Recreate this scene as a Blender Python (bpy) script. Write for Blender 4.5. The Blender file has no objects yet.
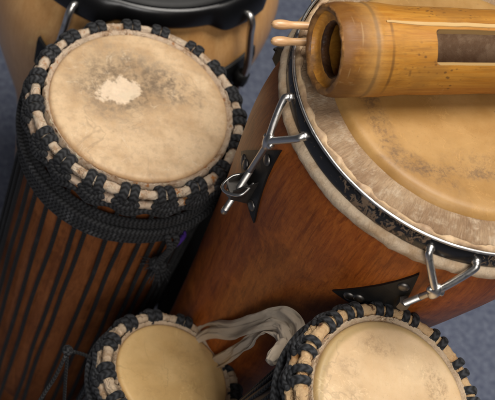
import bpy, bmesh, math, random
from math import sin, cos, pi, radians as R
from mathutils import Vector, Matrix, Quaternion, noise
random.seed(7)
S = bpy.context.scene
COL = S.collection

# ------------------------------------------------------------------ node helper
class NT:
    def __init__(s, name):
        s.m = bpy.data.materials.new(name); s.m.use_nodes = True
        s.t = s.m.node_tree; s.b = s.t.nodes['Principled BSDF']
        s.tc = s.t.nodes.new('ShaderNodeTexCoord'); s.obj = s.tc.outputs['Object']; s.uv = s.tc.outputs['UV']
    def n(s, kind, **kw):
        k = s.t.nodes.new('ShaderNode' + kind)
        for a, v in kw.items(): setattr(k, a, v)
        return k
    def put(s, sock, v):
        if hasattr(v, 'is_output') or isinstance(v, bpy.types.NodeSocket): s.t.links.new(v, sock)
        else:
            if hasattr(sock.default_value, '__len__') and not hasattr(v, '__len__'): v = (v, v, v) if len(sock.default_value) == 3 else (v, v, v, 1)
            if hasattr(v, '__len__') and len(sock.default_value) == 4 and len(v) == 3: v = (*v, 1)
            sock.default_value = v
    def scale(s, v, sc, loc=(0, 0, 0), rot=(0, 0, 0)):
        k = s.n('Mapping'); s.put(k.inputs['Vector'], v); k.inputs['Scale'].default_value = sc
        k.inputs['Location'].default_value = loc; k.inputs['Rotation'].default_value = rot
        return k.outputs[0]
    def noise(s, sc, det=4, rough=.55, v=None, dist=0, col=False):
        k = s.n('TexNoise'); s.put(k.inputs['Vector'], s.obj if v is None else v)
        k.inputs['Scale'].default_value = sc; k.inputs['Detail'].default_value = det
        k.inputs['Roughness'].default_value = rough; k.inputs['Distortion'].default_value = dist
        return k.outputs['Color' if col else 'Fac']
    def vor(s, sc, v=None, feature='F1', out='Distance'):
        k = s.n('TexVoronoi', feature=feature); s.put(k.inputs['Vector'], s.obj if v is None else v)
        k.inputs['Scale'].default_value = sc
        return k.outputs[out]
    def math(s, op, a, b=0, c=0, clamp=False):
        k = s.n('Math', operation=op, use_clamp=clamp); s.put(k.inputs[0], a); s.put(k.inputs[1], b); s.put(k.inputs[2], c)
        return k.outputs[0]
    def step(s, v, lo, hi):
        k = s.n('MapRange', interpolation_type='SMOOTHSTEP'); s.put(k.inputs['Value'], v)
        k.inputs['From Min'].default_value = lo; k.inputs['From Max'].default_value = hi
        return k.outputs['Result']
    def ramp(s, v, stops):
        k = s.n('ValToRGB'); s.put(k.inputs[0], v); e = k.color_ramp.elements
        while len(e) < len(stops): e.new(.5)
        for x, (p, c) in zip(e, stops): x.position = p; x.color = (*c, 1)
        return k.outputs[0]
    def mix(s, f, a, b, mode='MIX'):
        k = s.n('Mix', data_type='RGBA', blend_type=mode); s.put(k.inputs[0], f); s.put(k.inputs[6], a); s.put(k.inputs[7], b)
        return k.outputs[2]
    def blob(s, cx, cy, rx, ry, soft=.5, warp=.5, wsc=60, rot=0):
        """irregular stain mask: 1 inside an ellipse round (cx, cy) in object x,y, edge broken by noise"""
        a = s.n('Mapping', vector_type='TEXTURE'); s.put(a.inputs['Vector'], s.obj)
        a.inputs['Location'].default_value = (cx, cy, 0); a.inputs['Rotation'].default_value = (0, 0, rot)
        a.inputs['Scale'].default_value = (rx, ry, 1e3)
        l = s.n('VectorMath', operation='LENGTH'); s.put(l.inputs[0], a.outputs[0])
        w = s.math('MULTIPLY_ADD', s.noise(wsc, 6, .65), warp * 2, -warp)
        d = s.math('ADD', l.outputs['Value'], w)
        return s.step(d, 1 + soft / 2, 1 - soft / 2)
    def veins(s, sc, wd, loc=(0, 0, 0)):
        n = s.noise(sc, 4, .55, v=s.scale(s.obj, (1, 1, 1), loc), dist=.7)
        d = s.math('ABSOLUTE', s.math('SUBTRACT', n, .5))
        return s.math('MULTIPLY', s.step(d, wd, wd * .15), s.step(s.noise(sc * .7, 2, .5, v=s.scale(s.obj, (1, 1, 1), (1.7, .4, .9))), .47, .58))
    def bump(s, h, strength=.4, dist=.001, prev=None):
        k = s.n('Bump'); s.put(k.inputs['Height'], h); k.inputs['Strength'].default_value = strength
        k.inputs['Distance'].default_value = dist
        if prev is not None: s.put(k.inputs['Normal'], prev)
        return k.outputs[0]
    def done(s, col=None, rough=None, metal=0, nrm=None, coat=0, coat_r=.2, sss=0, spec=None, sheen=0):
        b = s.b.inputs
        if col is not None: s.put(b['Base Color'], col)
        if rough is not None: s.put(b['Roughness'], rough)
        s.put(b['Metallic'], metal)
        if nrm is not None: s.put(b['Normal'], nrm)
        b['Coat Weight'].default_value = coat; b['Coat Roughness'].default_value = coat_r
        if sss:
            b['Subsurface Weight'].default_value = sss; b['Subsurface Radius'].default_value = (1, .6, .3); b['Subsurface Scale'].default_value = .004
        if spec is not None: b['Specular IOR Level'].default_value = spec
        if sheen: b['Sheen Weight'].default_value = sheen
        return s.m

def rope_mat(name, c1, c2, k=1, rough=.75):
    t = NT(name)
    sp = t.n('SeparateXYZ'); t.put(sp.inputs[0], t.uv)
    u = t.math('MULTIPLY', sp.outputs[0], 2 * pi * 210 * k); v = t.math('MULTIPLY', sp.outputs[1], 2 * pi * 3)
    a = t.math('SINE', t.math('ADD', u, v)); b = t.math('SINE', t.math('SUBTRACT', u, v))
    sel = t.step(t.math('SINE', v), -.25, .25)
    w = t.math('MULTIPLY_ADD', t.math('ADD', t.math('MULTIPLY', a, sel), t.math('MULTIPLY', b, t.math('SUBTRACT', 1, sel))), .5, .5)
    fz = t.noise(1500, 3, .7)
    col = t.mix(t.math('MULTIPLY', w, t.math('ADD', fz, .25)), c1, c2)
    col = t.mix(t.math('MULTIPLY', t.step(t.noise(45, 4), .56, .8), w), col, [min(1, x * 2.4 + .01) for x in c2])
    lint = t.step(t.noise(900, 2, .5), .70, .76)
    col = t.mix(t.math('MULTIPLY', lint, .5), col, (.10, .10, .10))
    h = t.math('ADD', w, t.math('MULTIPLY', fz, .5))
    return t.done(col, rough, nrm=t.bump(h, .6, .0008), sheen=.05, spec=.25)

def metal_mat(name, col, rough=.16, scratch=.1):
    t = NT(name); n = t.noise(300, 5, .7); g = t.noise(40, 4)
    r = t.math('MULTIPLY_ADD', n, scratch * 2, rough - scratch * .4)
    c = t.mix(t.step(g, .55, .75), col, [x * .6 for x in col])
    return t.done(c, r, 1, t.bump(n, .1, .0004))

def hide_mat(name, base, brown, orange, sc=1, fibre=.5):
    """folded raw hide: cream with brown and orange singed spots, hairy streaks"""
    t = NT(name); n1 = t.noise(60 * sc, 6, .7); n2 = t.noise(90 * sc, 4, .6, v=t.scale(t.obj, (1, 1, 1), (3, 1, 2)))
    n3 = t.noise(330 * sc, 8, .78, dist=1.8)
    c = t.mix(t.step(n1, .48, .66), base, brown)
    c = t.mix(t.step(n2, .60, .68), c, orange)
    c = t.mix(t.math('MULTIPLY', t.step(n3, .5, .75), fibre), c, [x * .45 for x in brown])
    c = t.mix(t.step(t.noise(120 * sc, 3), .62, .72), c, [min(.9, x * 1.25) for x in base])
    h = t.math('ADD', t.math('ADD', n3, t.math('MULTIPLY', n1, 1.2)), t.math('MULTIPLY', t.veins(70 * sc, .06), -1.2))
    return t.done(c, .62, nrm=t.bump(h, .9, .0022), sss=.15)

M = {}
M['black_rope'] = rope_mat('black_braided_rope', (.007, .007, .0076), (.048, .049, .052))
M['cord'] = rope_mat('black_tension_cord', (.003, .003, .0034), (.016, .016, .017), 1.3)
M['dark_rope'] = rope_mat('charcoal_flat_rope', (.007, .0075, .0085), (.045, .047, .052), .8)
M['chrome'] = metal_mat('worn_chrome', (.66, .64, .61), .22, .22)
M['steel'] = metal_mat('dull_steel', (.50, .48, .45), .28, .2)
M['dark_steel'] = metal_mat('darkened_steel', (.20, .185, .17), .34, .2)
M['brass'] = metal_mat('yellow_zinc', (.55, .36, .16), .3, .15)
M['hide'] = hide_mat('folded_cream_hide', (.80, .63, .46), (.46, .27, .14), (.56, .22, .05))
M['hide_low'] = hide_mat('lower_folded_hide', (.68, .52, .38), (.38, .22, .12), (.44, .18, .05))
M['hide_burnt'] = hide_mat('singed_orange_hide', (.70, .47, .25), (.46, .21, .06), (.10, .035, .012), .8)
M['hide_pale'] = hide_mat('pale_frayed_hide', (.70, .53, .36), (.42, .26, .14), (.50, .27, .10), .8)

def grain_fibres(t, sc=900):
    return t.noise(sc, 5, .75, v=t.scale(t.obj, (1, .14, 1), rot=(0, 0, .5)), dist=.6)

def skin_goblet():
    t = NT('goatskin_worn_centre')
    f = grain_fibres(t); n = t.noise(30, 6, .6); n2 = t.noise(130, 6, .7)
    c = t.mix(t.step(n, .35, .65), (.53, .345, .185), (.70, .50, .30))
    c = t.mix(t.math('MULTIPLY', t.step(n2, .42, .70), .5), c, (.42, .29, .175))
    # grey smudge left by hands round a clean patch, both off centre
    ring = t.blob(-.020, .022, .050, .038, .9, .75, 26, .3)
    speck = t.step(t.noise(120, 9, .76, dist=.25), .38, .64)
    c = t.mix(t.math('MULTIPLY', ring, t.math('MULTIPLY_ADD', speck, .55, .28)), c, (.125, .085, .052))
    sm = t.blob(.036, .030, .030, .018, .9, .8, 34, -.5)
    c = t.mix(t.math('MULTIPLY', sm, t.math('MULTIPLY', speck, .85)), c, (.16, .11, .07))
    sm = t.blob(-.015, .062, .050, .012, 1, .8, 34, -.2)
    c = t.mix(t.math('MULTIPLY', sm, t.math('MULTIPLY', speck, .5)), c, (.26, .20, .14))
    sm = t.blob(-.030, -.020, .045, .020, 1, .8, 30, -.6)
    c = t.mix(t.math('MULTIPLY', sm, t.math('MULTIPLY', speck, .35)), c, (.33, .24, .16))
    pt = t.blob(-.026, .012, .0225, .0165, .35, 1.25, 60, .4)
    c = t.mix(t.math('MULTIPLY', pt, t.math('MULTIPLY_ADD', t.noise(110, 5, .7), .8, .35)), c, (.86, .68, .49))
    fl = t.blob(-.012, .008, .012, .006, .3, 1.2, 90, .5)
    c = t.mix(t.math('MULTIPLY', fl, .7), c, (.72, .58, .41))
    ck = t.veins(16, .011)
    c = t.mix(t.math('MULTIPLY', t.veins(34, .010, (.4, .2, 0)), .3), c, (.82, .68, .50))
    c = t.mix(t.math('MULTIPLY', t.step(t.vor(420), .22, .10), t.math('MULTIPLY', t.step(t.noise(26, 3), .42, .6), .3)), c, (.27, .17, .09))
    c = t.mix(t.math('MULTIPLY', ck, .35), c, (.34, .24, .15))
    h = t.math('ADD', t.math('MULTIPLY', f, .5), t.math('MULTIPLY', n2, 1.2))
    return t.done(c, t.math('MULTIPLY_ADD', n2, .2, .42), nrm=t.bump(h, .35, .0008), sss=.2, spec=.4)

def skin_plain(name, a, b, edge, Rr, marks, speckc=(.17, .10, .05)):
    t = NT(name)
    f = grain_fibres(t, 700); n = t.noise(22, 6, .6); n2 = t.noise(160, 7, .72)
    c = t.mix(t.step(n, .3, .7), a, b)
    c = t.mix(t.math('MULTIPLY', t.step(n2, .5, .75), .25), c, [x * .7 for x in a])
    if edge:      # shade cast by the rim, painted into the skin along one side
        m = t.math('SUBTRACT', 1, t.blob(edge[1], edge[2], Rr * .96, Rr * .96, .07, .02, 60))
        c = t.mix(t.math('MULTIPLY', m, .8), c, edge[0])
    for (x, y, rx, ry, s, rot) in marks:
        bl = t.blob(x, y, rx, ry, .9, 1.0, 38, rot)
        sm = t.step(t.noise(120, 9, .76, dist=.3), .44, .64)
        fine = t.step(t.noise(330, 5, .7), .50, .64)
        c = t.mix(t.math('MULTIPLY', t.math('MULTIPLY', bl, sm), .62 * s), c, speckc)
        c = t.mix(t.math('MULTIPLY', t.math('MULTIPLY', bl, fine), .45 * s), c, speckc)
        c = t.mix(t.math('MULTIPLY', bl, .10 * s), c, speckc)
    c = t.mix(t.math('MULTIPLY', t.veins(13, .012), .30), c, [x * .45 for x in a])
    c = t.mix(t.math('MULTIPLY', t.veins(31, .010, (.3, .1, .2)), .22), c, [min(.95, x * 1.5) for x in b])
    c = t.mix(t.math('MULTIPLY', t.step(t.noise(11, 5, .6, dist=.8), .45, .68), .35), c, [x * .72 for x in a])
    pores = t.step(t.vor(420), .22, .10)
    c = t.mix(t.math('MULTIPLY', pores, t.math('MULTIPLY', t.step(t.noise(30, 3), .45, .6), .30)), c, [x * .5 for x in a])
    sp = t.step(t.vor(75, t.obj), .08, .03)
    c = t.mix(t.math('MULTIPLY', sp, t.math('MULTIPLY', t.step(t.noise(20, 2), .5, .6), .5)), c, speckc)
    h = t.math('ADD', t.math('MULTIPLY', f, .4), n2)
    return t.done(c, t.math('MULTIPLY_ADD', n, .2, .34), nrm=t.bump(h, .25, .0007), sss=.2, spec=.4)

M['skin_goblet'] = skin_goblet()
M['skin_right'] = skin_plain('cream_goatskin', (.57, .39, .215), (.67, .49, .295), ((.36, .25, .10), .0035, -.0035), .076,
                             [(-.0135, .050, .018, .010, .55, 0), (.045, .022, .012, .022, .75, .2), (-.045, .025, .012, .010, .45, .5), (-.04, -.0, .012, .010, .4, .5)])
M['skin_left'] = skin_plain('ochre_goatskin', (.58, .37, .15), (.68, .46, .21), None, .0634,
                            [(.01, .03, .03, .014, .25, .2), (.02, -.005, .02, .008, .28, -.6), (-.02, -.03, .02, .01, .2, 0)], (.16, .10, .04))
M['skin_conga'] = skin_plain('amber_cowhide', (.35, .185, .052), (.45, .26, .090), None, .128,
                             [(-.088, -.052, .010, .032, .9, .35), (-.055, -.092, .034, .009, .8, -.35), (-.01, -.088, .05, .006, .7, .1),
                              (-.095, -.02, .012, .012, .8, 0), (.02, -.075, .05, .012, .45, .1), (-.085, .0, .016, .02, .5, 0)], (.11, .065, .04))

def fur_mat():
    t = NT('grey_hairy_cowhide')
    h = t.noise(1, 6, .72, v=t.scale(t.uv, (620, 5, 1)), dist=1.6); n = t.noise(24, 5, .6); n2 = t.noise(75, 5, .65)
    c = t.mix(t.step(n, .35, .65), (.50, .34, .20), (.32, .195, .105))
    c = t.mix(t.step(n2, .48, .68), c, (.58, .44, .30))
    c = t.mix(t.math('MULTIPLY', t.step(h, .5, .72), .6), c, (.17, .10, .055))
    c = t.mix(t.math('MULTIPLY', t.step(h, .5, .3), .35), c, (.62, .49, .35))
    return t.done(c, .7, nrm=t.bump(t.math('ADD', h, n2), .8, .0022), sss=.1)
M['fur'] = fur_mat()

def fringe_mat():
    t = NT('cut_tan_hide_edge'); n = t.noise(60, 5, .6)
    return t.done(t.mix(t.step(n, .4, .65), (.56, .40, .24), (.34, .22, .13)), .6, nrm=t.bump(t.noise(400, 4), .4, .001), sss=.3)
M['fringe'] = fringe_mat()

def conga_roll_mat():
    t = NT('cream_rolled_cowhide')
    h = t.noise(1, 6, .75, v=t.scale(t.uv, (520, 9, 1)), dist=1.2); n = t.noise(1, 5, .66, v=t.scale(t.uv, (34, 1.6, 1))); n2 = t.noise(90, 6, .72)
    c = t.mix(t.step(n, .42, .66), (.80, .62, .43), (.60, .40, .23))
    c = t.mix(t.math('MULTIPLY', t.step(n2, .52, .68), .5), c, (.44, .28, .15))
    c = t.mix(t.math('MULTIPLY', t.step(h, .52, .70), .45), c, (.34, .21, .12))
    return t.done(c, .75, nrm=t.bump(t.math('ADD', h, t.math('MULTIPLY', n2, .8)), .7, .0022), sss=.1)
M['conga_roll'] = conga_roll_mat()

def flaked_mat():
    t = NT('flaked_black_enamel_on_steel')
    n = t.noise(1, 9, .72, v=t.scale(t.uv, (150, 9, 1)), dist=.9)
    reg = t.noise(1, 3, .5, v=t.scale(t.uv, (17, .4, 1), (.5, .1, 0)))
    sp = t.n('SeparateXYZ'); t.put(sp.inputs[0], t.uv)
    m = t.step(t.math('ADD', n, t.math('MULTIPLY', reg, .9)), 1.02, 1.04)
    scr = t.step(t.noise(1, 6, .75, v=t.scale(t.uv, (40, 60, 1))), .66, .70)
    m = t.math('MAXIMUM', m, t.math('MULTIPLY', scr, .6))
    c = t.mix(m, (.012, .012, .013), t.mix(t.noise(300, 4), (.36, .25, .16), (.16, .10, .06)))
    r = t.math('MULTIPLY_ADD', m, .3, .22)
    return t.done(c, r, t.math('MULTIPLY', m, .35), t.bump(t.math('SUBTRACT', 1, m), .5, .0006), spec=.5)
M['flaked'] = flaked_mat()

def wood_mat(name, a, b, c3, seam=8, rough=.35, coat=.3, sc=1, dark=None, axis_sc=(9, 9, 1), scr=.3, spec=.4):
    t = NT(name)
    g = t.noise(9 * sc, 8, .62, v=t.scale(t.obj, axis_sc), dist=.8)
    g2 = t.noise(60 * sc, 8, .78, v=t.scale(t.obj, [x * .8 for x in axis_sc]), dist=.3)
    n = t.noise(7 * sc, 5, .6)
    c = t.mix(t.step(g, .35, .66), a, b)
    c = t.mix(t.math('MULTIPLY', t.step(g2, .45, .72), .7), c, c3)
    c = t.mix(t.math('MULTIPLY', t.step(t.noise(190, 7, .8), .50, .72), .4), c, c3)
    c = t.mix(t.math('MULTIPLY', t.step(n, .5, .72), .55), c, dark or c3)
    gl = t.noise(230, 4, .65, v=t.scale(t.obj, (1, 1, .035)), dist=.15)
    c = t.mix(t.math('MULTIPLY', t.step(gl, .54, .66), .5), c, c3)
    ld = t.step(t.noise(16, 6, .68), .56, .70)
    c = t.mix(t.math('MULTIPLY', t.step(t.noise(30, 7, .75), .48, .66), .35), c, dark or c3)
    c = t.mix(t.math('MULTIPLY', ld, .35), c, [min(1, x * 1.7) for x in b])
    # fine scratches
    sn = t.noise(5.5, 1.2, .4, v=t.scale(t.obj, (1, 1, .8), (.2, .5, .1)))
    s = t.math('MULTIPLY', t.step(t.noise(55, 3, .6, v=t.scale(t.obj, (1, .1, 1), (.2, .5, .1), (1.1, .2, .8))), .70, .74), t.step(t.noise(8, 2, .5, v=t.scale(t.obj, (1, 1, 1), (1.1, .4, .9))), .48, .58))
    sn = t.noise(60, 3, .6, v=t.scale(t.obj, (1, 1, .12), (.6, .1, .3), (.5, .9, .3)))
    s = t.math('MAXIMUM', s, t.math('MULTIPLY', t.step(sn, .69, .74), t.step(t.noise(9, 2), .50, .60)))
    dust = t.step(t.noise(520, 6, .8), .62, .72)
    c = t.mix(t.math('MULTIPLY', dust, .30), c, [min(1, x * 2 + .05) for x in a])
    c = t.mix(t.math('MULTIPLY', s, scr), c, [min(1, x * 3 + .10) for x in a])
    return t.done(c, t.math('MULTIPLY_ADD', n, .22, rough - .1), nrm=t.bump(t.math('ADD', g2, t.math('MULTIPLY', n, .6)), .18, .0007), coat=coat, coat_r=.28, spec=spec)
M['mahogany'] = wood_mat('mahogany_staves', (.33, .080, .0115), (.46, .128, .019), (.13, .028, .005), rough=.44, coat=.06, dark=(.085, .018, .004), axis_sc=(16, 16, 1.6), scr=.5, spec=.28)
M['maple'] = wood_mat('honey_maple', (.70, .36, .125), (.78, .44, .17), (.60, .29, .09), rough=.35, coat=.3, scr=.1)
M['redwood'] = wood_mat('carved_redwood', (.24, .075, .022), (.33, .112, .034), (.10, .030, .009), rough=.6, coat=0, dark=(.06, .018, .007), scr=0, spec=.15)
M['darkwood'] = wood_mat('dark_carved_wood', (.05, .028, .018), (.07, .04, .025), (.03, .018, .012), rough=.5, coat=.1)

def plain(name, col, rough, metal=0, bumpv=.1, sc=300, coat=0, spec=.5):
    t = NT(name); n = t.noise(sc, 5, .65); n2 = t.noise(25, 4)
    return t.done(t.mix(n2, [x * .8 for x in col], [x * 1.2 for x in col]), t.math('MULTIPLY_ADD', n2, .15, rough - .07), metal, t.bump(n, bumpv, .0006), coat=coat, spec=spec)
M['black_plate'] = plain('black_painted_steel', (.012, .012, .012), .48, spec=.3)
M['black_rubber'] = plain('black_coated_hoop', (.004, .004, .0045), .30, bumpv=.15)
M['black_head'] = plain('black_drumhead', (.004, .004, .004), .6, bumpv=.3)
M['gap_filler'] = plain('gap_filler_black', (.002, .002, .0022), .95, bumpv=.6, spec=.04)  # near-black for the added object that fills the dark gap
M['purple'] = plain('purple_cloth', (.05, .012, .20), .85, bumpv=.5)
M['cavity'] = plain('dark_inside', (.04, .02, .012), .8)

def beater_mat():
    t = NT('pale_beech'); g = t.noise(40, 6, .6, v=t.scale(t.obj, (1.2, 12, 12)))
    c = t.mix(t.step(g, .35, .7), (.66, .40, .20), (.50, .27, .12))
    return t.done(c, .38, nrm=t.bump(g, .15, .0006), coat=.2)
M['beech'] = beater_mat()

def bamboo_mat(inner=False):
    t = NT('bamboo_inside' if inner else 'bamboo_skin')
    g = t.noise(34, 8, .62, v=t.scale(t.obj, (.35, 6, 6)), dist=.4); g2 = t.noise(180, 6, .7, v=t.scale(t.obj, (.12, 4, 4)))
    n = t.noise(17, 5, .62)
    if inner:
        c = t.mix(t.step(g, .35, .65), (.80, .37, .055), (.60, .25, .035))
        c = t.mix(t.step(n, .5, .68), c, (.20, .095, .03))
        return t.done(c, .45, nrm=t.bump(g2, .4, .001), coat=.15)
    c = t.mix(t.step(g, .32, .68), (.385, .150, .017), (.50, .232, .036))
    c = t.mix(t.math('MULTIPLY', t.step(g2, .48, .70), .65), c, (.22, .095, .02))
    ln = t.noise(420, 4, .6, v=t.scale(t.obj, (.05, 2.5, 2.5)))
    c = t.mix(t.math('MULTIPLY', t.step(ln, .58, .66), .4), c, (.16, .07, .018))
    c = t.mix(t.math('MULTIPLY', t.step(n, .50, .70), .5), c, (.27, .125, .03))
    # darker weathered end, broken by noise along the length
    sp = t.n('SeparateXYZ'); t.put(sp.inputs[0], t.obj)
    e = t.step(t.math('ADD', sp.outputs[0], t.math('MULTIPLY', t.noise(42, 7, .72), .075)), .076, .044)
    c = t.mix(t.math('MULTIPLY', e, .80), c, (.15, .060, .016))
    gr = t.math('MULTIPLY', t.step(sp.outputs[0], .0275, .0295), t.step(sp.outputs[0], .0325, .0305))
    c = t.mix(t.math('MULTIPLY', gr, .7), c, (.07, .03, .012))
    gr = t.math('MULTIPLY', t.step(sp.outputs[0], .0415, .0430), t.step(sp.outputs[0], .0455, .0440))
    c = t.mix(t.math('MULTIPLY', t.math('MULTIPLY', gr, t.step(t.noise(25, 3), .4, .6)), .6), c, (.09, .04, .014))
    sx = t.noise(70, 2, .5, v=t.scale(t.obj, (3, .35, .35), rot=(0, 0, .3)), dist=.4)
    c = t.mix(t.math('MULTIPLY', t.step(sx, .70, .74), .2), c, (.70, .50, .24))
    band = t.math('MULTIPLY', t.step(sp.outputs[0], .012, .028), t.step(sp.outputs[0], .042, .03))
    c = t.mix(t.math('MULTIPLY', band, .35), c, (.50, .29, .10))
    # brown fungus specks
    v = t.step(t.vor(230, t.scale(t.obj, (.8, 1, 1))), .33, .18)
    reg = t.step(t.noise(26, 4, .6), .50, .62)
    reg2 = t.math('MULTIPLY', t.step(sp.outputs[0], .05, .07), t.step(sp.outputs[0], .155, .12))
    c = t.mix(t.math('MULTIPLY', t.math('MULTIPLY', v, reg), t.math('MULTIPLY_ADD', reg2, .6, .15)), c, (.12, .055, .02))
    pl = t.step(t.noise(55, 7, .7, v=t.scale(t.obj, (.6, 1.6, 1.6))), .64, .72)
    c = t.mix(t.math('MULTIPLY', pl, .35), c, (.52, .36, .16))
    r = t.math('MULTIPLY_ADD', n, .3, .30)
    return t.done(c, r, nrm=t.bump(t.math('ADD', g2, g), .22, .0009), coat=0, spec=.28)
M['bamboo'] = bamboo_mat(); M['bamboo_in'] = bamboo_mat(True)
def lip_mat(name, a, b):
    t = NT(name); n = t.noise(60, 7, .7); n2 = t.noise(300, 5, .7)
    return t.done(t.mix(t.step(n, .4, .62), a, b), .55, nrm=t.bump(t.math('ADD', n, n2), .5, .0016), coat=.1)
M['lip'] = lip_mat('weathered_bamboo_lip', (.20, .085, .022), (.42, .20, .055)); M['node'] = lip_mat('dark_node_edge', (.05, .02, .008), (.12, .05, .016))
def split_mat():
    t = NT('shaved_bamboo'); g = t.noise(120, 5, .6, v=t.scale(t.obj, (.1, 4, 4)))
    return t.done(t.mix(g, (.50, .30, .10), (.62, .42, .19)), .4, nrm=t.bump(g, .3, .0006), coat=.2)
M['split'] = split_mat(); M['bamboo_bore'] = lip_mat('grey_brown_bore', (.30, .18, .10), (.46, .31, .19))

def cloth_mat():
    t = NT('grey_beige_cotton'); n = t.noise(30, 5, .6)
    sp = t.n('SeparateXYZ'); t.put(sp.inputs[0], t.uv)
    w = t.math('MULTIPLY', t.math('SINE', t.math('MULTIPLY', sp.outputs[0], 5200)), t.math('SINE', t.math('MULTIPLY', sp.outputs[1], 5200)))
    c = t.mix(n, (.62, .50, .37), (.76, .64, .49))
    return t.done(c, .85, nrm=t.bump(t.math('ADD', w, t.math('MULTIPLY', t.noise(120, 4), 3)), .5, .0012), sheen=.2)
M['cloth'] = cloth_mat()

def carpet_mat():
    t = NT('blue_grey_carpet'); n = t.noise(90, 8, .85); n2 = t.noise(260, 4, .8); n3 = t.noise(6, 3)
    c = t.mix(t.step(n, .38, .64), (.16, .19, .31), (.46, .51, .65))
    c = t.mix(t.math('MULTIPLY', t.step(n2, .5, .7), .5), c, (.70, .73, .80))
    c = t.mix(t.math('MULTIPLY', n3, .3), c, (.19, .215, .30))
    return t.done(c, .95, nrm=t.bump(t.math('ADD', n, n2), 1, .006), spec=.1)
M['carpet'] = carpet_mat()

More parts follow.
